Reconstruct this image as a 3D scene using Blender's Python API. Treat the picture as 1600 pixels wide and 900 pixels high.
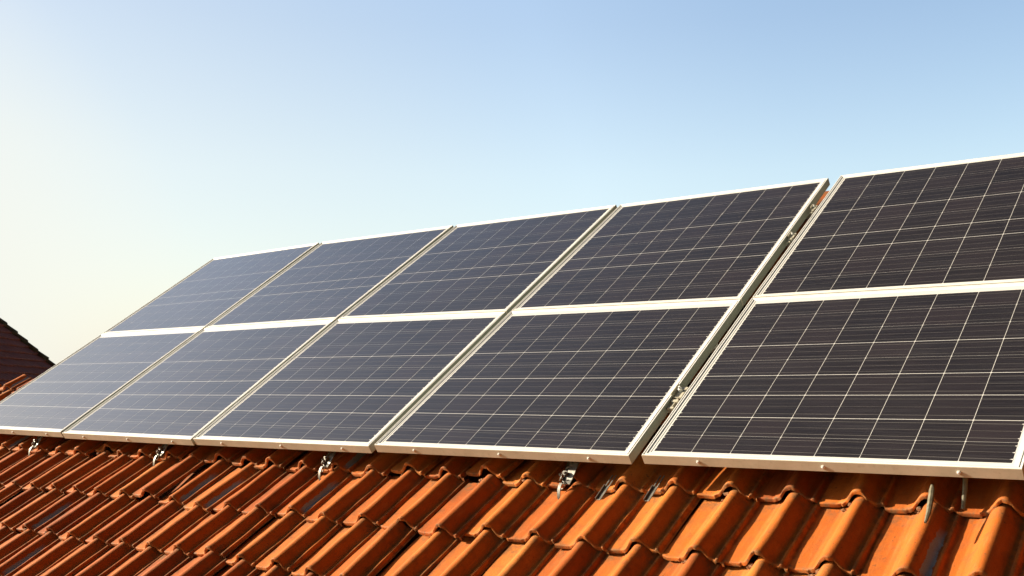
import bpy, bmesh, math, random
import numpy as np
from mathutils import Vector, Matrix

random.seed(7); rng = np.random.default_rng(7)
scene = bpy.context.scene
COL = scene.collection
for o in list(bpy.data.objects): bpy.data.objects.remove(o)

# ------------------------------------------------------------------ frame of the roof plane
S = 1.2                      # metres per panel width
TILT = 0.5909940986          # roof pitch
H0 = 5.2                     # height of the panels' lower edge above the ground
RX = Matrix.Rotation(TILT, 4, 'X')
def W(u, v, n=0.0):
    p = RX @ Vector((u*S, v*S, n*S)); p.z += H0
    return p

# ------------------------------------------------------------------ camera
CAM = (1.65624, -2.07598, 1.60834)
CR = [[0.78532528, 0.51407888, -0.34494507], [-0.06004238, -0.49131321, -0.86891095], [-0.61616485, 0.70308906, -0.35497416]]
cam = bpy.data.objects.new('camera', bpy.data.cameras.new('camera')); COL.objects.link(cam)
cx = RX.to_3x3() @ Vector(CR[0]); cy = -(RX.to_3x3() @ Vector(CR[1])); cz = -(RX.to_3x3() @ Vector(CR[2]))
M = Matrix((cx, cy, cz)).transposed().to_4x4(); M.translation = W(*CAM)
cam.matrix_world = M
cam.data.sensor_width = 36; cam.data.lens = 36*1676.55/1600
cam.data.clip_start = 0.05; cam.data.clip_end = 4000
scene.camera = cam
scene.cycles.diffuse_bounces = 2

# ------------------------------------------------------------------ sky and sun
SUN_AZ = math.radians(114)    # left of +Y
SUN_EL = math.radians(23)
sd = Vector((-math.sin(SUN_AZ)*math.cos(SUN_EL), math.cos(SUN_AZ)*math.cos(SUN_EL), math.sin(SUN_EL)))
world = bpy.data.worlds.new('World'); scene.world = world; world.use_nodes = True
nt = world.node_tree
bg = nt.nodes['Background']
sky = nt.nodes.new('ShaderNodeTexSky'); sky.sky_type = 'NISHITA'; sky.sun_disc = False
sky.sun_elevation = SUN_EL; sky.sun_rotation = math.atan2(sd.x, sd.y)
sky.altitude = 100; sky.air_density = 1.0; sky.dust_density = 1.6; sky.ozone_density = 1.0
# low-lying haze veils the blue towards the sun's side; the zenith and the side away from the sun are deeper
def wn(typ, **k):
    n_ = nt.nodes.new(typ)
    for q_, v_ in k.items(): setattr(n_, q_, v_)
    return n_
def wramp(src, stops):
    r_ = wn('ShaderNodeValToRGB'); nt.links.new(src, r_.inputs[0]); e = r_.color_ramp.elements
    while len(e) < len(stops): e.new(.5)
    for k_, (p_, c_) in zip(e, stops): k_.position = p_; k_.color = (c_, c_, c_, 1) if isinstance(c_, float) else (*c_, 1)
    return r_.outputs[0]
def wmix(mode, fac, a_, b_):
    m_ = wn('ShaderNodeMix', data_type='RGBA', blend_type=mode)
    for sock, val in ((m_.inputs[0], fac), (m_.inputs[6], a_), (m_.inputs[7], b_)):
        if isinstance(val, float): sock.default_value = val
        elif isinstance(val, tuple): sock.default_value = (*val, 1)
        else: nt.links.new(val, sock)
    return m_.outputs[2]
tcg = wn('ShaderNodeTexCoord'); sx_ = wn('ShaderNodeSeparateXYZ'); nt.links.new(tcg.outputs['Generated'], sx_.inputs[0])
def wdot(az_, el_):
    az_, el_ = math.radians(az_), math.radians(el_)
    d_ = wn('ShaderNodeVectorMath', operation='DOT_PRODUCT'); nt.links.new(tcg.outputs['Generated'], d_.inputs[0])
    d_.inputs[1].default_value = (-math.sin(az_)*math.cos(el_), math.cos(az_)*math.cos(el_), math.sin(el_))
    m_ = wn('ShaderNodeMapRange'); m_.inputs[1].default_value = -1; m_.inputs[2].default_value = 1; nt.links.new(d_.outputs['Value'], m_.inputs[0])
    return m_.outputs[0]
ZR = [(0.0, (.92, .86, .78)), (.20, (1.04, .965, .86)), (.33, (.94, .91, .87)), (.50, .98), (.66, .46), (.82, .08)]
NR = [(.62, 1.0), (.80, 1.0), (.92, .76), (1.0, .60)]
FR = [(.62, 0.0), (.72, .03), (.82, .14), (.92, .36), (.96, .90)]
FZ = [(.22, 1.0), (.38, .55), (.70, .10)]
BR = [(0.0, .045), (.45, .08), (.60, .70), (.66, 1.0)]
A_ = wmix('MULTIPLY', 1.0, sky.outputs[0], wramp(sx_.outputs[2], ZR))
A_ = wmix('MULTIPLY', 1.0, A_, wramp(wdot(85, -5), NR))
f_ = wmix('MULTIPLY', 1.0, wramp(wdot(85, -5), FR), wramp(sx_.outputs[2], FZ))
B_ = wmix('MIX', f_, A_, (3.25, 3.28, 3.02))
C_ = wmix('MULTIPLY', 1.0, B_, wramp(wdot(80, 10), BR))
nt.links.new(C_, bg.inputs[0]); bg.inputs[1].default_value = 0.10
sun = bpy.data.objects.new('sun', bpy.data.lights.new('sun', 'SUN')); COL.objects.link(sun)
sun.data.energy = 5.0; sun.data.angle = math.radians(0.6); sun.data.color = (1.0, 0.87, 0.66)
sun.rotation_euler = sd.to_track_quat('Z', 'Y').to_euler(); sun.location = (-20, -6, 20)
vs = scene.view_settings
vs.view_transform = 'Standard'; vs.look = 'None'; vs.gamma = 1; vs.exposure = 1.485
vs.use_curve_mapping = False

# ------------------------------------------------------------------ helpers
def mat(name, color=(.5, .5, .5), rough=.5, metal=0.0, coat=0.0):
    m = bpy.data.materials.new(name); m.use_nodes = True
    b = m.node_tree.nodes['Principled BSDF']
    b.inputs['Base Color'].default_value = (*color, 1); b.inputs['Roughness'].default_value = rough
    b.inputs['Metallic'].default_value = metal
    b.inputs['Coat Weight'].default_value = coat
    return m, m.node_tree, b
def N(t, typ, **k):
    n = t.nodes.new(typ)
    for a, v in k.items(): setattr(n, a, v)
    return n
def L(t, a, b): t.links.new(a, b)
def ramp(t, fac, stops):
    r = N(t, 'ShaderNodeValToRGB'); e = r.color_ramp.elements
    while len(e) < len(stops): e.new(.5)
    for el, (p, c) in zip(e, stops):
        el.position = p; el.color = (*c, 1) if len(c) == 3 else c
    if fac is not None: L(t, fac, r.inputs[0])
    return r
def noise(t, scale, detail=4, rough=.55, vec=None, dist=0):
    n = N(t, 'ShaderNodeTexNoise'); n.inputs['Scale'].default_value = scale
    n.inputs['Detail'].default_value = detail; n.inputs['Roughness'].default_value = rough
    n.inputs['Distortion'].default_value = dist
    if vec is not None: L(t, vec, n.inputs['Vector'])
    return n
def mixc(t, fac, a, b, mode='MIX'):
    m = N(t, 'ShaderNodeMix', data_type='RGBA', blend_type=mode)
    for sock, val in ((m.inputs[0], fac), (m.inputs[6], a), (m.inputs[7], b)):
        if hasattr(val, 'is_linked'): L(t, val, sock)
        elif isinstance(val, (int, float)): sock.default_value = val
        else: sock.default_value = (*val, 1)
    return m.outputs[2]
def math_(t, op, a, b=None, clamp=False):
    m = N(t, 'ShaderNodeMath', operation=op); m.use_clamp = clamp
    for s, v in ((m.inputs[0], a), (m.inputs[1], b)):
        if v is None: continue
        if hasattr(v, 'is_linked'): L(t, v, s)
        else: s.default_value = v
    return m.outputs[0]
def bump(t, b, height, strength, dist=.002):
    n = N(t, 'ShaderNodeBump'); n.inputs['Strength'].default_value = strength; n.inputs['Distance'].default_value = dist
    L(t, height, n.inputs['Height']); L(t, n.outputs[0], b.inputs['Normal'])

class MB:
    """collects vertices and faces of ONE mesh"""
    def __init__(s): s.v = []; s.f = []; s.m = []
    def quad(s, pts, m=0):
        i = len(s.v); s.v += [tuple(p) for p in pts]; s.f.append(tuple(range(i, i+len(pts)))); s.m.append(m)
    def grid(s, rows, m=0, close=False):
        i0 = len(s.v); nr = len(rows); nc = len(rows[0])
        for r in rows: s.v += [tuple(p) for p in r]
        for a in range(nr-1):
            for b in range(nc if close else nc-1):
                c = (b+1) % nc
                s.f.append((i0+a*nc+b, i0+a*nc+c, i0+(a+1)*nc+c, i0+(a+1)*nc+b)); s.m.append(m)
    def box(s, x0, x1, y0, y1, z0, z1, m=0, T=None):
        P = [(x, y, z) for z in (z0, z1) for y in (y0, y1) for x in (x0, x1)]
        if T: P = [T(*p) for p in P]
        i = len(s.v); s.v += [tuple(p) for p in P]
        for f in ((0, 2, 3, 1), (4, 5, 7, 6), (0, 1, 5, 4), (2, 6, 7, 3), (0, 4, 6, 2), (1, 3, 7, 5)):
            s.f.append(tuple(i+k for k in f)); s.m.append(m)
    def tube(s, pts, r, seg=8, m=0, caps=True, flat=1.0):
        pts = [Vector(p) for p in pts]; rs = r if isinstance(r, (list, tuple)) else [r]*len(pts)
        rows = []; ref = None
        for i, p in enumerate(pts):
            d = (pts[min(i+1, len(pts)-1)]-pts[max(i-1, 0)]).normalized()
            if ref is None: ref = Vector((0, 0, 1)) if abs(d.z) < .9 else Vector((1, 0, 0))
            a = d.cross(ref).normalized(); b = a.cross(d).normalized(); ref = b
            rows.append([p + (a*math.cos(k*2*math.pi/seg) + b*math.sin(k*2*math.pi/seg)*flat)*rs[i] for k in range(seg)])
        i0 = len(s.v); s.grid(rows, m, close=True)
        if caps:
            s.f.append(tuple(i0+k for k in range(seg))); s.m.append(m)
            s.f.append(tuple(i0+(len(pts)-1)*seg+k for k in reversed(range(seg)))); s.m.append(m)
    def build(s, name, mats, parent=None, smooth=False, bevel=0, angle=35):
        me = bpy.data.meshes.new(name); me.from_pydata(s.v, [], s.f)
        mats = mats if isinstance(mats, (list, tuple)) else [mats]
        for m in mats: me.materials.append(m)
        me.polygons.foreach_set('material_index', s.m)
        bm = bmesh.new(); bm.from_mesh(me); bmesh.ops.recalc_face_normals(bm, faces=bm.faces)
        bm.to_mesh(me); bm.free()
        if smooth:
            me.shade_smooth(); me.set_sharp_from_angle(angle=math.radians(angle))
        o = bpy.data.objects.new(name, me); COL.objects.link(o); o.parent = parent
        if bevel:
            b = o.modifiers.new('bevel', 'BEVEL'); b.width = bevel; b.segments = 2; b.limit_method = 'ANGLE'
        return o
def tag(o, label=None, cat=None, group=None, kind=None):
    if label: o['label'] = label
    if cat: o['category'] = cat
    if group: o['group'] = group
    if kind: o['kind'] = kind
    return o
def thing(name, u, v, n, label, cat, group=None):
    """an Empty lying in the roof plane; children use metres along the plane"""
    o = bpy.data.objects.new(name, None); COL.objects.link(o); o.empty_display_size = .1
    o.location = W(u, v, n); o.rotation_euler = (TILT, 0, 0)
    return tag(o, label, cat, group)

# ------------------------------------------------------------------ materials
# terracotta of the near roof ------------------------------------------------
tile_m, t, b = mat('terracotta', rough=.55)
tone = N(t, 'ShaderNodeAttribute', attribute_name='tone').outputs['Fac']
wear = N(t, 'ShaderNodeAttribute', attribute_name='wear').outputs['Fac']  # strength of the painted sky reflection streak, not wear
uv = N(t, 'ShaderNodeUVMap', uv_map='tile').outputs[0]
sep = N(t, 'ShaderNodeSeparateXYZ'); L(t, uv, sep.inputs[0])
geo = N(t, 'ShaderNodeTexCoord').outputs['Object']
n1 = noise(t, 3.0, 5, .6, geo); n2 = noise(t, 28, 5, .65, geo); n3 = noise(t, 240, 3, .6, geo)
stretch = N(t, 'ShaderNodeMapping'); stretch.inputs['Scale'].default_value = (60, 5, 20); L(t, geo, stretch.inputs[0])
n4 = noise(t, 1.0, 4, .6, stretch.outputs[0])
v = math_(t, 'ADD', math_(t, 'MULTIPLY', tone, .55), math_(t, 'MULTIPLY', n1.outputs[0], .45))
base = ramp(t, v, [(.12, (.23, .045, .007)), (.38, (.37, .083, .0095)), (.60, (.44, .113, .0125)), (.9, (.49, .165, .026))]).outputs[0]
base = mixc(t, math_(t, 'MULTIPLY', ramp(t, n2.outputs[0], [(.45, (0, 0, 0)), (.75, (1, 1, 1))]).outputs[0], 0.42), base, (.19, .060, .022))
base = mixc(t, math_(t, 'MULTIPLY', ramp(t, n4.outputs[0], [(.52, (0, 0, 0)), (.72, (1, 1, 1))]).outputs[0], .34), base, (.44, .175, .052))
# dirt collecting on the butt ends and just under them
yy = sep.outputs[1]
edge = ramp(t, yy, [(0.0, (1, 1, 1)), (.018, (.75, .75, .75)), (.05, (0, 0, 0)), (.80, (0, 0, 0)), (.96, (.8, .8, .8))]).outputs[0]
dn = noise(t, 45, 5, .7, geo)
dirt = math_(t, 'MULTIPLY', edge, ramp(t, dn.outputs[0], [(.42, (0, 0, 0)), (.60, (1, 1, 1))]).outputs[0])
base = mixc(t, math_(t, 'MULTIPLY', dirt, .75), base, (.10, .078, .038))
# dark lichen specks
sp = noise(t, 95, 2, .5, geo)
spm = math_(t, 'MULTIPLY', ramp(t, sp.outputs[0], [(.66, (0, 0, 0)), (.71, (1, 1, 1))]).outputs[0], ramp(t, n1.outputs[0], [(.45, (0, 0, 0)), (.6, (1, 1, 1))]).outputs[0])
base = mixc(t, math_(t, 'MULTIPLY', spm, .7), base, (.045, .036, .022))
# painted grey-blue sky reflection in the shaded gutter by the rib of some tiles
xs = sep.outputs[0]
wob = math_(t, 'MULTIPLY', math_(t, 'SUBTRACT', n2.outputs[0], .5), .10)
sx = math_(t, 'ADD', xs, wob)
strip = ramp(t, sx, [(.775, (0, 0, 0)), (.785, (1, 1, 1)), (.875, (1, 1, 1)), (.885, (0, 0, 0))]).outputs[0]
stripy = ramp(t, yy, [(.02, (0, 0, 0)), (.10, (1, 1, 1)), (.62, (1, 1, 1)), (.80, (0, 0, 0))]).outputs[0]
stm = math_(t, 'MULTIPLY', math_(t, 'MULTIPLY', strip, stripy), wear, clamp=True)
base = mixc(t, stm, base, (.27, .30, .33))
# fine grain of fired clay, and grime settled in the channels beside the ribs
gr = noise(t, 420, 2, .7, geo)
base = mixc(t, math_(t, 'MULTIPLY', ramp(t, gr.outputs[0], [(.40, (1, 1, 1)), (.56, (0, 0, 0))]).outputs[0], .30), base, (.14, .045, .012))
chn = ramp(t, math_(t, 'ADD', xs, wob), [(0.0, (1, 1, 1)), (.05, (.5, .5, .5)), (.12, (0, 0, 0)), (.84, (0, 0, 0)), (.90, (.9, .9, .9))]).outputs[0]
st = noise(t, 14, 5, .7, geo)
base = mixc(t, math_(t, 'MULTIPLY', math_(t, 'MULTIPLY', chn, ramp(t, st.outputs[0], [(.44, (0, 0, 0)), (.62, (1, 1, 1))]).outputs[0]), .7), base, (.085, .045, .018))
sm = noise(t, 7, 6, .75, geo)
base = mixc(t, math_(t, 'MULTIPLY', ramp(t, sm.outputs[0], [(.56, (0, 0, 0)), (.70, (1, 1, 1))]).outputs[0], .38), base, (.13, .052, .018))
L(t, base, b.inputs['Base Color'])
rr = ramp(t, n2.outputs[0], [(.3, (.62, .62, .62)), (.7, (.88, .88, .88))]).outputs[0]; L(t, rr, b.inputs['Roughness'])
b.inputs['Specular IOR Level'].default_value = .20
hh = math_(t, 'ADD', math_(t, 'MULTIPLY', n3.outputs[0], .35), math_(t, 'ADD', math_(t, 'MULTIPLY', n2.outputs[0], .8), math_(t, 'MULTIPLY', n4.outputs[0], .5)))
bump(t, b, hh, .6, .0026)

# dark brown-red tiles of the other house -----------------------------------
far_tile, t, b = mat('dark_tile', rough=.8)
g = N(t, 'ShaderNodeTexCoord').outputs['Object']
a1 = noise(t, 1.2, 4, .6, g); a2 = noise(t, 9, 3, .6, g)
c = ramp(t, a1.outputs[0], [(.3, (.36, .062, .034)), (.7, (.50, .095, .048))]).outputs[0]
c = mixc(t, math_(t, 'MULTIPLY', ramp(t, a2.outputs[0], [(.5, (0, 0, 0)), (.75, (1, 1, 1))]).outputs[0], .4), c, (.06, .03, .022))
L(t, c, b.inputs['Base Color'])
cap_m, t, b = mat('weathered_ridge', rough=.85)
g = N(t, 'ShaderNodeTexCoord').outputs['Object']
a1 = noise(t, 4, 5, .7, g)
c = ramp(t, a1.outputs[0], [(.35, (.10, .05, .03)), (.52, (.15, .09, .05)), (.68, (.20, .19, .15))]).outputs[0]
L(t, c, b.inputs['Base Color'])

mortar_m, t, b = mat('crumbling_mortar', rough=.95)
g = N(t, 'ShaderNodeTexCoord').outputs['Object']; a1 = noise(t, 70, 4, .6, g)
L(t, ramp(t, a1.outputs[0], [(.35, (.06, .035, .02)), (.55, (.19, .075, .025)), (.7, (.24, .13, .06))]).outputs[0], b.inputs['Base Color'])
# anodised aluminium of the frames ------------------------------------------
alu, t, b = mat('anodised_aluminium', (.80, .78, .74), .38, .0)
g = N(t, 'ShaderNodeTexCoord').outputs['Object']
a1 = noise(t, 6, 4, .6, g); a2 = noise(t, 180, 2, .5, g)
c = ramp(t, a1.outputs[0], [(.3, (.56, .55, .53)), (.7, (.64, .63, .61))]).outputs[0]
L(t, c, b.inputs['Base Color']); b.inputs['Metallic'].default_value = .10
r_ = ramp(t, a1.outputs[0], [(.3, (.34, .34, .34)), (.7, (.46, .46, .46))]).outputs[0]; L(t, r_, b.inputs['Roughness'])
alu_web, t, b = mat('shaded_aluminium', (.40, .375, .32), .5, .05)  # darker copy of the frame metal: shade on outer faces put into the colour
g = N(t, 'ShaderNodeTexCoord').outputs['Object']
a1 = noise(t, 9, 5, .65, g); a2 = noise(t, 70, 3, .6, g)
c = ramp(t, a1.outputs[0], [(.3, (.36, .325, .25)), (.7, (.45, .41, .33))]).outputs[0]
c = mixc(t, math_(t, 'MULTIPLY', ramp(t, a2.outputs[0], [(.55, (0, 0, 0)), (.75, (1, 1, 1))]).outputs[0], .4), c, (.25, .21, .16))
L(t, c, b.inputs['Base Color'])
alu_side, t, b = mat('shaded_side_aluminium', (.27, .285, .25), .55, .05)  # side faces: shade painted in as a darker, cooler copy of the metal
steel, t, b = mat('galvanised_steel', (.50, .49, .46), .5, .6)
g = N(t, 'ShaderNodeTexCoord').outputs['Object']
a1 = noise(t, 35, 4, .7, g); c = ramp(t, a1.outputs[0], [(.3, (.09, .085, .075)), (.7, (.23, .22, .195))]).outputs[0]
L(t, c, b.inputs['Base Color']); bump(t, b, a1.outputs[0], .4, .002)

# white backsheet seen between the cells, under glass
back_m, t, b = mat('white_backsheet', (.52, .51, .49), .5, 0, .9)
b.inputs['Coat Roughness'].default_value = .12
line_m, t, b = mat('cell_gap', (.60, .57, .52), .5, 0, .9)
b.inputs['Coat Roughness'].default_value = .12
# silicon cell under glass: near black with faint streaks
cell_m, t, b = mat('silicon_cell', rough=.45, coat=1.0)
g = N(t, 'ShaderNodeTexCoord').outputs['Object']
mp = N(t, 'ShaderNodeMapping'); mp.inputs['Scale'].default_value = (2.2, 330, 1); L(t, g, mp.inputs[0])
s1 = noise(t, 1.0, 3, .6, mp.outputs[0])
mp2 = N(t, 'ShaderNodeMapping'); mp2.inputs['Scale'].default_value = (9, 70, 1); L(t, g, mp2.inputs[0])
s2 = noise(t, 1.0, 3, .6, mp2.outputs[0])
s3 = noise(t, 1.6, 3, .5, g)
c = ramp(t, s3.outputs[0], [(.35, (.0085, .0075, .010)), (.65, (.013, .0105, .012))]).outputs[0]
c = mixc(t, math_(t, 'MULTIPLY', ramp(t, s1.outputs[0], [(.48, (0, 0, 0)), (.66, (1, 1, 1))]).outputs[0], .75), c, (.036, .033, .036))
ct = N(t, 'ShaderNodeAttribute', attribute_name='celltone').outputs['Fac']
c = mixc(t, math_(t, 'MULTIPLY', ct, .6), c, (.024, .018, .021))
c = mixc(t, math_(t, 'MULTIPLY', ramp(t, s2.outputs[0], [(.45, (0, 0, 0)), (.75, (1, 1, 1))]).outputs[0], .30), c, (.028, .021, .023))
L(t, c, b.inputs['Base Color'])
b.inputs['Specular IOR Level'].default_value = .25
b.inputs['Coat Roughness'].default_value = .12; b.inputs['Coat IOR'].default_value = 1.52
b.inputs['Roughness'].default_value = .40
bus_m, t, b = mat('busbar_ribbon', (.16, .15, .14), .45, .1, .9)
b.inputs['Coat Roughness'].default_value = .12

wall_m, t, b = mat('render_wall', (.62, .57, .48), .9)
g = N(t, 'ShaderNodeTexCoord').outputs['Object']; a1 = noise(t, 2, 5, .6, g)
L(t, ramp(t, a1.outputs[0], [(.3, (.55, .50, .41)), (.7, (.66, .61, .52))]).outputs[0], b.inputs['Base Color'])
bump(t, b, noise(t, 60, 3, .6, g).outputs[0], .4, .004)
glass_m, t, b = mat('window_glass', (.03, .035, .04), .08, 0, 1)
white_m, t, b = mat('white_paint', (.75, .74, .70), .5)
wood_m, t, b = mat('brown_wood', (.12, .07, .04), .7)
twig_m, t, b = mat('weathered_grey', (.26, .23, .16), .75)
g = N(t, 'ShaderNodeTexCoord').outputs['Object']; a1 = noise(t, 60, 4, .6, g)
L(t, ramp(t, a1.outputs[0], [(.3, (.07, .062, .038)), (.7, (.16, .14, .09))]).outputs[0], b.inputs['Base Color'])
black_m, t, b = mat('black_rubber', (.012, .012, .013), .5)
grass_m, t, b = mat('grass', (.06, .09, .03), .95)
g = N(t, 'ShaderNodeTexCoord').outputs['Object']; a1 = noise(t, .4, 8, .7, g)
L(t, ramp(t, a1.outputs[0], [(.3, (.035, .06, .018)), (.55, (.06, .095, .03)), (.75, (.11, .12, .05))]).outputs[0], b.inputs['Base Color'])

# ------------------------------------------------------------------ ground
g = MB(); Rg = 1500
g.quad([(-Rg, -Rg, 0), (Rg, -Rg, 0), (Rg, Rg, 0), (-Rg, Rg, 0)])
tag(g.build('ground', grass_m), kind='structure')

# ------------------------------------------------------------------ the near house
EAVE_V, RIDGE_V, U0, U1 = -1.764, 2.02, -6.6, 3.4
NT = -0.150                    # height of the tile pans below the panels' top face
PITCH, GAUGE, CREST0, HC = 0.1735, 0.252, 0.126, 0.040
def hip_v(u):
    """upper limit of the slope towards its left end"""
    if u > -4.42: return min(RIDGE_V, .68 + (u+4.42)*1.6)
    return .68 + (u+4.42)*.30

house = bpy.data.objects.new('tiled_house', None); COL.objects.link(house)
house.location = ((U0+U1)/2*S, W(0, EAVE_V, NT).y, 0)
tag(house, 'house under the solar panels, roofed with curved orange clay tiles', 'house')
HL = Vector(house.location)
def hl(p): return Vector(p) - HL

prof = [(0, 0), (.10, -.01), (.26, .0), (.295, .01), (.315, .07), (.35, .09), (.40, .20), (.45, .42), (.50, .68), (.545, .87), (.59, .97), (.63, 1.0),
        (.67, .975), (.71, .88), (.745, .70), (.775, .50), (.81, .31), (.85, .19), (.895, .13), (.905, .14), (.915, .22), (.932, .25), (.955, .245), (.972, .18), (.982, .03), (1.0, -.01), (1.03, -.03)]
px = np.array([a for a, _ in prof]); ph = np.array([c for _, c in prof])
ys = np.array([0, .004, .012, .03, .07, .12, .20, .30, .42, .55, .70, .85, 1.0, 1.10])
CX = px.copy()
V = []; F = []; TONE = []; SKY_STREAK = []; UVS = []
def add_tile(uc, vn, tone, wear, wild, ymax=1.1):  # wear: strength of the painted sky reflection streak
    """uc: u of the crest, vn: v of the butt end"""
    du, dv, dnn = rng.normal(0, .0042), rng.normal(0, .0048), abs(rng.normal(0, .0024))
    yaw = rng.normal(0, .015); roll = rng.normal(0, .007)
    if wild: yaw += rng.normal(0, .035); dnn += abs(rng.normal(0, .008)); roll += rng.normal(0, .03); dv += rng.normal(0, .012)
    k1, k2, k3 = rng.uniform(0, 6.28, 3); hs = HC*(1+rng.normal(0, .035))*np.interp(uc, [-4, -.8, .6], [.80, 1.0, 1.13])
    x = CX; nx = len(x)
    rows = []
    phx = ph.copy()
    seq = [('under', .035), ('under', .002)] + [('top', y) for y in np.minimum(ys, ymax)]
    crumb = np.exp(-((x-.43)/.10)**2)*(.8*np.sin(x*160+k1)+.7*np.sin(x*263+k3))
    for kind, y in seq:
        vl = y*GAUGE
        h = phx*hs*(1 + .07*math.exp(-y/.10))
        ragged = .0011*np.sin(x*23+k1)+.0009*np.sin(x*51+k2)+.0006*np.sin(x*97+k3)+.0016*crumb
        z = h + .021*(1-y)
        z = z + .0006*np.sin(x*17+y*9+k2)
        if kind == 'under': z = z - .0125
        elif y == 0: z = z - .0030
        elif y == .004: z = z - .0009
        e = (ragged*1.3 + (.003*np.sin(x*6.28*1.0+k1)*.5)) * (1 if (y < .02 or kind == 'under') else math.exp(-y*12))
        U = (x-.62)*PITCH; Vv = vl + e
        u = uc + du + U*math.cos(yaw) - Vv*math.sin(yaw); v_ = vn + dv + U*math.sin(yaw) + Vv
        n_ = NT + z + dnn + U*roll
        rows.append(np.stack([u*S, v_*S, n_*S], 1))
    i0 = len(V)*0 + add_tile.c
    P = np.concatenate(rows); V.append(P); nr = len(rows)
    idx = np.arange(nr*nx).reshape(nr, nx) + i0
    q = np.stack([idx[:-1, :-1], idx[:-1, 1:], idx[1:, 1:], idx[1:, :-1]], -1).reshape(-1, 4); F.append(q)
    # side edge at the right rib
    TONE.append(np.full(nr*nx, tone)); SKY_STREAK.append(np.full(nr*nx, wear))
    yv = np.array([0 if k == 'under' else y for k, y in seq])
    UVS.append(np.stack([np.tile(x, nr), np.repeat(yv, nx)], 1))
    add_tile.c += nr*nx
add_tile.c = 0
ncol0 = int((U0-CREST0)/PITCH); ncol1 = int((U1-CREST0)/PITCH)
rng_t = np.random.default_rng(11)
for r in range(-7, 8):
    vn = .004 + r*GAUGE
    cshift = rng_t.normal(0, .006)
    for k in range(ncol0, ncol1+1):
        uc = CREST0 + k*PITCH + cshift + .003*math.sin(k*.9+r)
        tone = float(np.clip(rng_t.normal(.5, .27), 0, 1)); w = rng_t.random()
        streakv = 1.0 if (w < .17 and uc < -1) else 0.0
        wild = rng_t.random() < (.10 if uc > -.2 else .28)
        if (k, r) == (4, -1): streakv, wild = 1.0, False
        elif uc > .1: streakv = 0; wild = False
        top = hip_v(uc)
        if vn + GAUGE*.1 > top: continue
        add_tile(uc, vn, tone, streakv, wild, (top-vn)/GAUGE)
Vn = np.concatenate(V); Fn = np.concatenate(F)
rxm = np.array(RX.to_3x3()); Vw = Vn @ rxm.T + np.array([0, 0, H0]) - np.array(HL)
me = bpy.data.meshes.new('roof'); me.from_pydata(Vw.tolist(), [], Fn.tolist()); me.materials.append(tile_m)
for nm, arr in (('tone', TONE), ('wear', SKY_STREAK)):  # 'wear' carries the painted sky reflection streak
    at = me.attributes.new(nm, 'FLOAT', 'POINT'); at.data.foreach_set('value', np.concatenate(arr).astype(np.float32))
uvl = me.uv_layers.new(name='tile'); li = np.empty(len(me.loops), dtype=np.int32); me.loops.foreach_get('vertex_index', li)
uvl.data.foreach_set('uv', np.concatenate(UVS)[li].astype(np.float32).ravel())
me.shade_smooth(); me.set_sharp_from_angle(angle=math.radians(50))
roof = bpy.data.objects.new('roof', me); COL.objects.link(roof); roof.parent = house

# crumbling mortar and moss stuffed under the butt ends
mo = MB(); rm = np.random.default_rng(5)
for r in range(-6, 3):
    for k in range(-34, 10):
        if rm.random() < .25: continue
        uc = CREST0 + k*PITCH; vn = .004 + r*GAUGE
        if vn > hip_v(uc): continue
        for q_ in range(rm.integers(2, 6)):
            xx = rm.uniform(.36, .56); u_ = uc + (xx-.62)*PITCH; hgt = np.interp(xx, px, ph)*HC
            c0 = W(u_, vn + rm.uniform(-.008, .004), NT + hgt*rm.uniform(.55, .95) + .004)
            rad = rm.uniform(.004, .010); i0 = len(mo.v)
            rows = []
            for a in np.linspace(.25, math.pi-.25, 4):
                rows.append([hl(c0 + RX.to_3x3() @ Vector((math.cos(p_)*math.sin(a)*rad*rm.uniform(.6, 1.4)*1.6, math.sin(p_)*math.sin(a)*rad*rm.uniform(.6, 1.3), math.cos(a)*rad*rm.uniform(.5, 1.1)))) for p_ in np.linspace(0, 2*math.pi, 7)[:-1]])
            mo.grid(rows, close=True)
            mo.f.append(tuple(range(i0, i0+6))); mo.m.append(0); mo.f.append(tuple(range(i0+23, i0+17, -1))); mo.m.append(0)

# roofing felt deck under the tiles, the rear slope, and the ridge caps
d = MB(); nd = NT-.030
front = [(U0, EAVE_V+.02), (U1, EAVE_V+.02), (U1, RIDGE_V), (-3.62, RIDGE_V), (-4.42, .66), (U0, .66+(U0+4.42)*.30)]
d.quad([hl(W(u, v, nd)) for u, v in front])
def back(u, v):        # mirror point on the rear slope
    a = W(u, RIDGE_V, nd); drop = (RIDGE_V-v)*S
    return hl((u*S, a.y + drop*math.cos(TILT), a.z - drop*math.sin(TILT)))
d.quad([back(U1, RIDGE_V), back(U1, EAVE_V), back(-3.62, EAVE_V), back(-3.62, RIDGE_V)])
mo.build('mortar', mortar_m, house)
deck = d.build('rear_slope', tile_m, house)
for i, u0_ in enumerate(np.arange(-3.6, U1, .30)):
    c_ = MB(); rows = []
    for yy_ in (0, .02, .1, .30, .325):
        rr_ = .098 if yy_ < .03 else (.090 if yy_ < .2 else .084)
        rows.append([hl(W(0, 0, 0)*0 + W(u0_+yy_, 1.985, -.192) + Vector((0, math.cos(a)*rr_*S, math.sin(a)*rr_*S*1.0))) for a in np.linspace(-.35, math.pi+.35, 15)])
    c_.grid(rows); c_.build('ridge_cap', tile_m, house, smooth=True)

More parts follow.
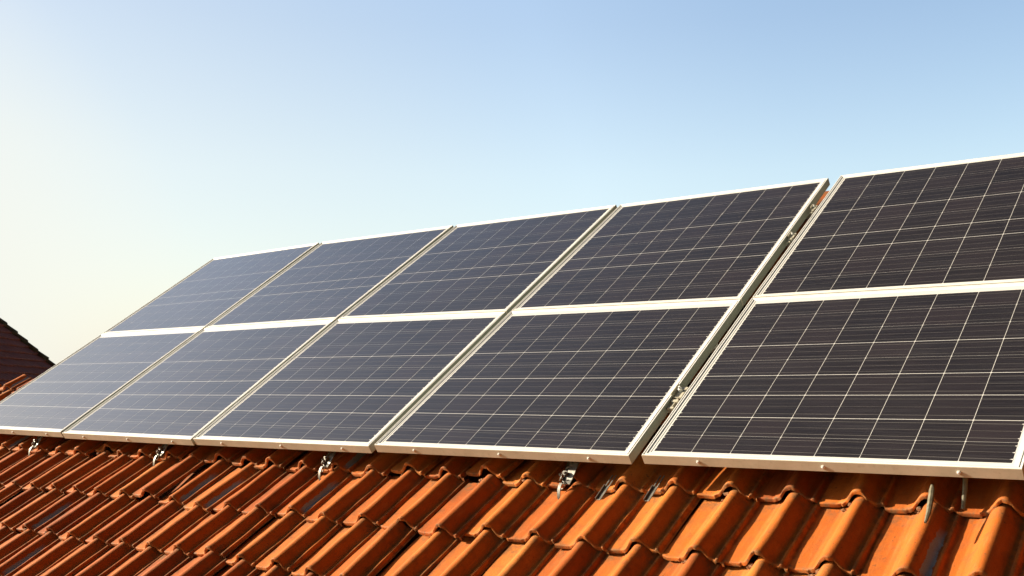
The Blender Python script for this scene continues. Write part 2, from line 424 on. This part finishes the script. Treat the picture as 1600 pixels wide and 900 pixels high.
# walls, windows, gutter
yE = W(0, EAVE_V, nd); yB = back(0, EAVE_V) + HL
w = MB(); xa, xb = (U0+.25)*S, (U1-.25)*S; ya, yb = yE.y+.45, yB.y-.45; zt = yE.z+.10
apex = W(0, RIDGE_V, nd)
w.quad([hl(p) for p in ((xa, ya, 0), (xb, ya, 0), (xb, ya, zt), (xa, ya, zt))])
w.quad([hl(p) for p in ((xb, ya, 0), (xb, yb, 0), (xb, yb, zt), (xb, (ya+yb)/2, apex.z-.12), (xb, ya, zt))])
w.quad([hl(p) for p in ((xb, yb, 0), (xa, yb, 0), (xa, yb, zt), (xb, yb, zt))])
w.quad([hl(p) for p in ((xa, yb, 0), (xa, ya, 0), (xa, ya, zt), (xa, yb, zt))])
hipline = [W(U0, .66+(U0+4.42)*.30, nd), W(-4.42, .66, nd), W(-3.62, RIDGE_V, nd)]
for p_, q_ in zip(hipline, hipline[1:]):
    w.quad([hl(p_), hl(q_), hl((q_.x, q_.y, 0)), hl((p_.x, p_.y, 0))])
w.build('wall', wall_m, house)
for xw in (-5.5, -3.0, 0.2, 2.4):
    f_ = MB()
    for (x0, x1, z0, z1) in ((-.62, .62, 2.22, 2.30), (-.62, .62, .92, 1.0), (-.62, -.54, 1.0, 2.22), (.54, .62, 1.0, 2.22), (-.03, .03, 1.0, 2.22)):
        f_.box(xw+x0-HL.x, xw+x1-HL.x, ya-.05-HL.y, ya+.03-HL.y, z0, z1)
    fo = f_.build('window', white_m, house)
    p_ = MB(); p_.box(xw-.54-HL.x, xw+.54-HL.x, ya-.015-HL.y, ya+.01-HL.y, 1.0, 2.22); p_.build('pane', glass_m, fo)
gu = MB(); rows = []
for x_ in (U0*S, U1*S):
    rows.append([hl((x_, yE.y-.05+math.cos(a)*.07, yE.z-.03+math.sin(a)*.07)) for a in np.linspace(math.pi, 2*math.pi, 10)])
gu.grid(rows); go = gu.build('gutter', steel, house, smooth=True)

# ------------------------------------------------------------------ solar panels
CORN = {('1R','b'):[-3.0537,-0.0011,-0.0012],('2L','b'):[-3.043,-0.0018,-0.0058],('2R','b'):[-2.0473,-0.009,-0.0038],('3L','b'):[-2.0339,-0.0066,-0.002],('3R','b'):[-1.0344,-0.0055,-0.0013],('4L','b'):[-1.0043,-0.0043,0.0044],('4R','b'):[0.0077,0.0053,-0.0033],('5L','b'):[0.0524,0.0042,0.0017],('5R','b'):[1.0481,0.0023,0.0082],('4R','m'):[-0.0032,0.9092,-0.0081],('5L','m'):[0.0394,0.9073,-0.0038],('3R','m'):[-1.0347,0.9084,-0.0008],('4L','m'):[-1.0058,0.9076,0.0018],('2R','m'):[-2.0409,0.9164,0.0087],('3L','m'):[-2.0255,0.9199,0.0076],('1R','m'):[-3.0486,0.9205,0.003],('2L','m'):[-3.038,0.9205,0.0025],('1L','m'):[-4.0394,0.938,-0.0045],('1L','t'):[-4.0648,1.8672,-0.0043],('1R','t'):[-3.0651,1.8713,0.0074],('2L','t'):[-3.0459,1.8813,0.0045],('2R','t'):[-2.0393,1.8879,0.0014],('3L','t'):[-2.0201,1.8937,-0.0017],('3R','t'):[-1.0255,1.8877,0.0005],('4L','t'):[-1.0005,1.884,0.0],('4R','t'):[-0.0,1.8844,0.0004],('5L','t'):[0.052,1.8866,0.0035],('1L','b'):[-4.0476,0.0142,-0.0066],('5R','m'):[1.0468,0.9111,-0.0063],('5R','t'):[1.0477,1.8846,0.0018]}
ROWS_B = [.0300, .118, .218, .342, .459, .555, .650, .751, .860, .957]
ROWS_T = [.0250] + [.019+.1061*k for k in range(1, 9)] + [.972]
BRIGHT_B = {2, 3, 4, 6}; BRIGHT_T = {3, 4, 6}
FD = .031    # frame depth
def panel(col, row, label):
    lo, hi = ('b', 'm') if row == 0 else ('m', 't')
    c = [np.array(CORN[(f'{col}{s}', e)]) for s, e in (('L', lo), ('R', lo), ('R', hi), ('L', hi))]
    if row == 0: c[2] = c[2]-[0, .0022, 0]; c[3] = c[3]-[0, .0022, 0]
    else: c[0] = c[0]+[0, .0022, 0]; c[1] = c[1]+[0, .0022, 0]
    o0 = c[0].copy()
    def T(a, b_, z):      # a,b in 0..1 across the module, z along the normal
        p = (1-a)*(1-b_)*c[0] + a*(1-b_)*c[1] + a*b_*c[2] + (1-a)*b_*c[3]
        return ((p[0]-o0[0])*S, (p[1]-o0[1])*S, (p[2]+z-o0[2])*S)
    root = thing('solar_panel', *o0, label, 'solar panel', 'framed solar panels in two rows on the roof')
    # frame: one mitred profile swept round the rectangle
    pr = [(.0285, -.0310), (.0005, -.0310), (.0, -.0300), (.0, -.0014), (.0008, -.0001), (.0014, 0), (.0034, 0), (.0048, -.0020), (.0084, -.0020), (.0088, -.0004), (.0112, -.0004), (.0150, -.0030), (.0200, -.0034), (.0204, -.0050)]
    f = MB(); H = .93
    rows = []
    for dd, z in pr:
        rows.append([T(dd, dd/H, z), T(1-dd, dd/H, z), T(1-dd, 1-dd/H, z), T(dd, 1-dd/H, z)])
    f.grid(rows[:5], 1, close=True); f.grid(rows[4:], close=True)
    for q_ in range(16): f.m[q_] = 2 if q_ % 4 in (1, 3) else 1     # long side webs get the more shaded colour copy
    fo = f.build('frame', [alu, alu_web, alu_side], root)
    zg = -.0040
    bs = MB(); e = .0190
    nn = 12
    bs.grid([[T(e+(1-2*e)*i/nn, e+(1-2*e)*j/nn, zg-.00040) for i in range(nn+1)] for j in range(nn+1)])
    bs.build('backsheet', back_m, root)
    # cells
    rws = ROWS_B if row == 0 else ROWS_T
    br = BRIGHT_B if row == 0 else BRIGHT_T
    cs = MB(); cw = (.973-.0275)/8; ch = .0085
    gapu = .0017
    lr = np.random.default_rng(col*10+row)
    for j in range(9):
        b0, b1 = rws[j], rws[j+1]
        gl = .0012 if j in br else .00045; gh = .0012 if (j+1) in br else .00045
        b0 += gl if j else 0; b1 -= gh if j < 8 else 0
        for i in range(8):
            a0 = .0275+cw*i+(gapu/2 if i else 0); a1 = .0275+cw*(i+1)-(gapu/2 if i < 7 else 0)
            k = .0019
            P = [(a0+k, b0), (a1-k, b0), (a1, b0+k), (a1, b1-k), (a1-k, b1), (a0+k, b1), (a0, b1-k), (a0, b0+k)]
            cs.quad([T(a, q, zg-.00018) for a, q in P])
    co = cs.build('solar_cells', cell_m, root)
    at = co.data.attributes.new('celltone', 'FLOAT', 'FACE'); at.data.foreach_set('value', lr.random(len(co.data.polygons)).astype(np.float32)**2)
    # three tinned ribbons per row of cells, running on into the white margin
    bb = MB()
    for j in range(9):
        b0, b1 = rws[j], rws[j+1]
        for q in (.17, .5, .83):
            y = b0+(b1-b0)*q; th = (.00052 if q != .5 else .00034)
            th *= lr.uniform(.85, 1.15)
            bb.quad([T(a, y+s_*th, zg) for a, s_ in ((.0285, -1), (.972, -1), (.972, 1), (.0285, 1))])
            # ribbon tails: the ragged white teeth on both sides
            for sgn in (0, 1):
                ln = lr.uniform(.003, .0075)
                A0, A1 = (.0262, .0275+ln) if sgn == 0 else (.9735, .973-ln)
                bb.quad([T(A0, y-.0028, zg+.0001), T(A1, y-.0002, zg+.0001), T(A1, y+.0005, zg+.0001), T(A0, y+.0028, zg+.0001)], 1)
    bb.build('busbars', [bus_m, back_m], root)
    if row == 0:
        for a in (.175, .53, .86):
            s_ = MB(); cx_, cy_, cz_ = T(a, 0, -.0165)
            s_.tube([(cx_, cy_+.002, cz_), (cx_, cy_-.003, cz_)], .0068, 6)
            s_.tube([(cx_, cy_-.001, cz_), (cx_, cy_-.0062, cz_)], [.0050, .0032], 10)
            s_.build('screw', alu, root, smooth=True)
    # junction box under the module
    j_ = MB(); j_.box(.45, .55, .85, .97, -.026, -.011, T=T); 
    j_.build('junction_box', black_m, root)
    return root
names = {1: 'leftmost', 2: 'second from the left', 3: 'middle', 4: 'fourth from the left', 5: 'rightmost'}
desc = {
 (1,0): 'pale bluish solar panel at the lower left end of the array, beside the dark roof',
 (2,0): 'framed solar panel of the lower row, second from the left end',
 (3,0): 'framed solar panel in the middle of the lower row, above a steel roof hook',
 (4,0): 'dark framed solar panel of the lower row, just left of the wide gap',
 (5,0): 'large nearest dark solar panel of the lower row, right of the wide gap',
 (1,1): 'pale bluish framed solar panel at the upper left end of the array, against the sky',
 (2,1): 'framed solar panel of the upper row, second from the left end',
 (3,1): 'framed solar panel in the middle of the upper row under the sky',
 (4,1): 'dark framed solar panel of the upper row, just left of the wide gap',
 (5,1): 'dark framed solar panel of the upper row, right of the wide gap'}
for k, lab in desc.items(): panel(k[0], k[1], lab)

# ------------------------------------------------------------------ mounting rails, clamps
RAILV = [.315, .66, 1.42, 1.655]
place = ['lowest', 'second lowest', 'second highest', 'topmost']
for i, v_ in enumerate(RAILV):
    for (ua, ub, sd_) in ((-4.02, -.004, 'left of'), (.062, 1.03, 'right of')):
        r = MB(); n1_, n0_ = -.0325, -.062
        pts = [(-.014, n0_), (.014, n0_), (.014, n1_), (.005, n1_), (.005, n1_-.010), (-.005, n1_-.010), (-.005, n1_), (-.014, n1_)]
        rows = [[((u-ua)*S, a*S, (c_)*S) for a, c_ in pts] for u in (ua, ub)]
        r.grid(rows, close=True)
        r.f.append(tuple(range(8))); r.m.append(0); r.f.append(tuple(range(15, 7, -1))); r.m.append(0)
        o = r.build('mounting_rail', alu)
        o.location = W(ua, v_, 0); o.rotation_euler = (TILT, 0, 0)
        tag(o, f'{place[i]} aluminium mounting rail under the panels {sd_} the wide gap', 'rail', 'mounting rails under the panels')
def clamp(u, v_, lab, k_=1.0):
    r = thing('clamp', u, v_, -.016, lab, 'clamp', 'clamps in the wide gap between the panels')
    r.scale = (k_, k_, k_)
    m_ = MB(); m_.box(-.020, .020, -.034, .034, -.002, .006); m_.box(-.020, -.015, -.034, .034, .006, .022); m_.build('bracket', alu_web, r, bevel=.001)
    m_ = MB(); m_.tube([(0, .006, .004), (0, .006, .018)], .0085, 6); m_.tube([(0, .006, .018), (0, .006, .027)], .0045, 8); m_.build('bolt', alu, r)
    m_ = MB(); m_.box(-.012, .016, -.060, -.046, -.004, .005); m_.box(-.010, .014, -.098, -.088, -.008, .002); m_.box(-.002, .006, -.090, -.034, -.006, .001); m_.build('strap', alu_web, r, bevel=.001)
    return r
clamp(.018, .34, 'aluminium clamp low in the wide gap between two lower panels')
clamp(.012, 1.395, 'aluminium clamp part way up the wide gap between two upper panels', .62)
clamp(.018, 1.635, 'small clamp near the top of the wide gap, below the strip of sky', .55)

# ------------------------------------------------------------------ roof hooks
def hook(u, v_, lab, big=1.0, curl=True):
    """galvanised plate that slopes down from the rail and dives under the tile butt"""
    r = thing('roof_hook', u, v_, -.10, lab, 'roof hook', 'galvanised roof hooks under the lower edge')
    hw = .021*big
    path = [(.34, .078), (.20, .070), (.12, .060), (.045, .034), (.015, .018), (-.004, .014)]
    m_ = MB(); top = []; 
    for s_, dz in ((1, 0), (-1, 0)): pass
    rows = []
    for i, (y, z) in enumerate(path):
        wv = hw*(1.0 if i < 4 else .8)
        x = .050*i/5*0
        rows.append([(x-wv, y, z-.004), (x+wv, y, z-.004), (x+wv, y, z+.001), (x-wv*.92, y, z+.001), (x-wv, y+.002, z+.010)])
    m_.grid(rows, close=True); i0 = len(m_.v)
    m_.f.append(tuple(range(5))); m_.m.append(0); m_.f.append(tuple(range(i0-1, i0-6, -1))); m_.m.append(0)
    m_.build('plate', steel, r, bevel=.0008)
    for (x, y, z) in ((.004, .085, .048), (-.012, .030, .030)):
        q = MB(); q.tube([(x, y, z), (x, y-.004, z+.010)], .0095, 6); q.tube([(x, y-.004, z+.009), (x, y-.007, z+.017)], .0048, 8); q.build('bolt', steel, r)
    # twisted wire that ties the plate to the tile
    q = MB(); pts = []
    for k in range(26):
        a = k/25; pts.append((-.020+.012*math.sin(a*9)+.006*math.sin(a*31), .080-.10*a, .050-.045*a+.009*math.cos(a*23)))
    q.tube(pts, .0022, 6)
    pts = [(-.026+.010*math.cos(a), .022+.017*math.sin(a), .026+.010*math.sin(a*1.3)) for a in np.linspace(0, 5.6, 16)]
    q.tube(pts, .0026, 6)
    q.build('tie_wire', steel, r, smooth=True)
    if curl:
        q = MB(); rows = []
        pc = [(-.004, .014), (-.016, .010), (-.030, .000), (-.042, -.016), (-.046, -.032)]
        for y, z in pc: rows.append([(-.026, y, z), (-.014, y, z), (-.014, y-.001, z+.004), (-.026, y-.001, z+.004)])
        q.grid(rows, close=True); q.build('hook_end', steel, r, smooth=True)
    return r
hook(-3.352, -.012, 'galvanised roof hook at the far left, under the seam of the first two panels', .75)
hook(-2.315, -.018, 'curled galvanised roof hook under the second panel from the left', .85)
hook(-1.285, -.022, 'galvanised roof hook with a long bright tail under the middle panel', .8)
hook(-.222, -.030, 'large bright galvanised roof hook under the fourth panel, nearest the wide gap', 1.05)
# two forked metal clips lying in the gutters
def clip(u, v_, lab):
    r = MB(); 
    r.box(-.010, .010, -.050, .02, 0, .003)
    r.box(-.010, -.005, .02, .075, 0, .003); r.box(.005, .010, .02, .075, 0, .003); r.box(-.010, -.0075, -.050, .02, .003, .010)
    o = r.build('tile_clip', steel, bevel=.0006); o.location = W(u, v_, -.112); o.rotation_euler = (TILT+.10, 0, math.radians(-4))
    tag(o, lab, 'clip', 'forked metal clips between tiles')
clip(-.098, -.022, 'forked metal clip on the tiles just left of the wide gap')
clip(.060, -.012, 'dull metal clip on the tiles directly under the wide gap')
# rods / stiff stalks at the right
def rod(pts, rad, lab):
    base = Vector(W(*pts[0])); m_ = MB(); P = [Vector(W(*p))-base for p in pts]
    m_.tube(P, rad, 8); o = m_.build('rod', twig_m, smooth=True); o.location = base
    tag(o, lab, 'rod', 'weathered grey rods at the lower panel edge')
rod([(.846, -.108, -.072), (.846, -.075, -.070), (.842, -.035, -.066), (.839, -.004, -.060), (.837, .010, -.056)], [.004, .0075, .0085, .008, .004], 'thicker weathered grey rod leaning on a tile crest, tapered at both ends')
rod([(.902, -.008, -.108), (.903, .010, -.094), (.905, .030, -.074), (.905, .050, -.055)], [.006, .0068, .0075, .0075], 'thinner weathered grey rod standing in the tile gutter below the rightmost panel')
# ------------------------------------------------------------------ the neighbour's dark hipped roof
Rm = np.array(CR); Rp = np.array(RX.to_3x3())
CW = np.array(W(*CAM))
def ray(x, y):
    d_ = Rm.T @ np.array([(x-800)/1676.55, (y-450)/1676.55, 1.0]); d_ = Rp @ d_
    return d_/np.linalg.norm(d_)
P0 = CW + ray(40, 545)*34
az = math.radians(45); dv_ = np.array([-math.sin(az), math.cos(az), 0]); nh = np.array([math.cos(az), math.sin(az), 0])
pt = math.radians(42)
up = -nh*math.cos(pt) + np.array([0, 0, 1])*math.sin(pt); nrm = np.cross(dv_, up); nrm = nrm if nrm @ (CW-P0) > 0 else -nrm
def hit(x, y):
    r_ = ray(x, y); s_ = ((P0-CW) @ nrm)/(r_ @ nrm); q = CW+r_*s_-P0
    return q @ dv_, q @ up
hipA = hit(0, 506); hipB = hit(77, 571)
# hip line through A and B; b decreases towards the right/far end
sl = (hipB[0]-hipA[0])/(hipB[1]-hipA[1])
def hip_a(bb_): return hipA[0] + (bb_-hipA[1])*sl
z0 = P0[2]; beave = -(z0-4.3)/math.sin(pt); btop = hipA[1]+2.6
nb = bpy.data.objects.new('neighbour_house', None); COL.objects.link(nb)
base0 = P0 + dv_*(hip_a(beave)-6); nb.location = (base0[0], base0[1], 0)
tag(nb, 'neighbouring house with a dark red hipped roof in shade, beyond the left end', 'house')
BL = np.array(nb.location)
def nl(a, b_, z): return tuple(P0 + dv_*a + up*b_ + nrm*z - BL)
sgn = 1 if sl*( -1) > 0 else -1      # side on which the hip grows downwards
rf = MB(); gz = .30; b_ = beave
far = -13.0
while b_ < btop:
    e0 = hip_a(b_); e1 = hip_a(min(b_+gz, btop))
    na = int(abs(e0-(e0+far))/.075)
    rows = []
    for y, z in ((-.03, .0), (-.03, .052), (-.01, .060), (gz*.5, .035), (gz+.02, .010)):
        e = hip_a(b_+max(y, 0))
        row_ = []
        for i in range(na+1):
            a = e - .075*i*1.0
            row_.append(nl(a, b_+y+(.010*math.sin(i*12.9) if y < 0 else 0), z+.016*math.sin(a*2*math.pi/.30)+.006*math.sin(a*5.1+b_*3)))
        rows.append(row_)
    rf.grid(rows); b_ += gz
ro = rf.build('roof', far_tile, nb)
# hip caps: overlapping half round tiles down the hip
import itertools
vec = np.array(nl(hip_a(btop), btop, 0)) - np.array(nl(hip_a(beave), beave, 0)); Lh = np.linalg.norm(vec); vec /= Lh
hp = MB(); q0 = np.array(nl(hip_a(beave), beave, 0)); side = np.cross(vec, nrm); side /= np.linalg.norm(side); upn = np.cross(side, vec); upn = upn if upn[2] > 0 else -upn
k = 0; s_ = 0
hr = np.random.default_rng(3)
while s_ < Lh:
    rows = []; lift = hr.uniform(.0, .03)
    for y, rr_ in ((0, .12), (.03, .13), (.2, .115), (.44, .10)):
        c0 = q0 + vec*(s_+y) + upn*(.03+lift*(1-y/.4))
        rows.append([tuple(c0 + side*math.cos(a)*rr_ + upn*math.sin(a)*rr_*.9) for a in np.linspace(-.2, math.pi+.2, 9)])
    hp.grid(rows); s_ += .38
hp.build('hip_caps', cap_m, ro, smooth=True)
# the other three slopes and the walls
T1 = np.array(nl(hip_a(btop), btop, 0)); T2 = np.array(nl(hip_a(btop)+far+4, btop, 0))
E1 = np.array(nl(hip_a(beave), beave, 0)); E2 = np.array(nl(hip_a(beave)+far, beave, 0))
run = (btop-beave)*math.cos(pt)
E3 = E1 - nh*run*2; E4 = E2 - nh*run*2; T1b, T2b = T1, T2
o2 = MB(); o2.quad([E1, E3, T1]); o2.quad([E3, E4, T2, T1]); o2.quad([E4, E2, T2])
o2.build('rear_roof', far_tile, nb)
cN = (E1+E2+E3+E4)/4
wl = MB(); ins = [cN+(q-cN)*.93 for q in (E1, E2, E4, E3)]; zt_ = float(E1[2])+.1
for i in range(4):
    p, q = ins[i], ins[(i+1) % 4]; wl.quad([(p[0], p[1], 0), (q[0], q[1], 0), (q[0], q[1], zt_), (p[0], p[1], zt_)])
wl.build('wall', wall_m, nb)
ed = (ins[1]-ins[0]); ed[2] = 0; le = np.linalg.norm(ed); ed /= le
for fr in (.2, .45, .7):
    for zz in (1.0,):
        c0 = ins[0]+ed*le*fr; c0[2] = 0
        def TT(x, y, z): return tuple(c0 + ed*x + nh*y + np.array([0, 0, z]))
        f_ = MB()
        for (x0, x1, a0, a1) in ((-.6, .6, 1.3, 1.38), (-.6, .6, 0, .08), (-.6, -.52, .08, 1.3), (.52, .6, .08, 1.3)): f_.box(x0, x1, -.02, .05, zz+a0, zz+a1, T=TT)
        fo = f_.build('window', white_m, nb); p_ = MB(); p_.box(-.52, .52, -.01, .02, zz+.08, zz+1.3, T=TT); p_.build('pane', glass_m, fo)
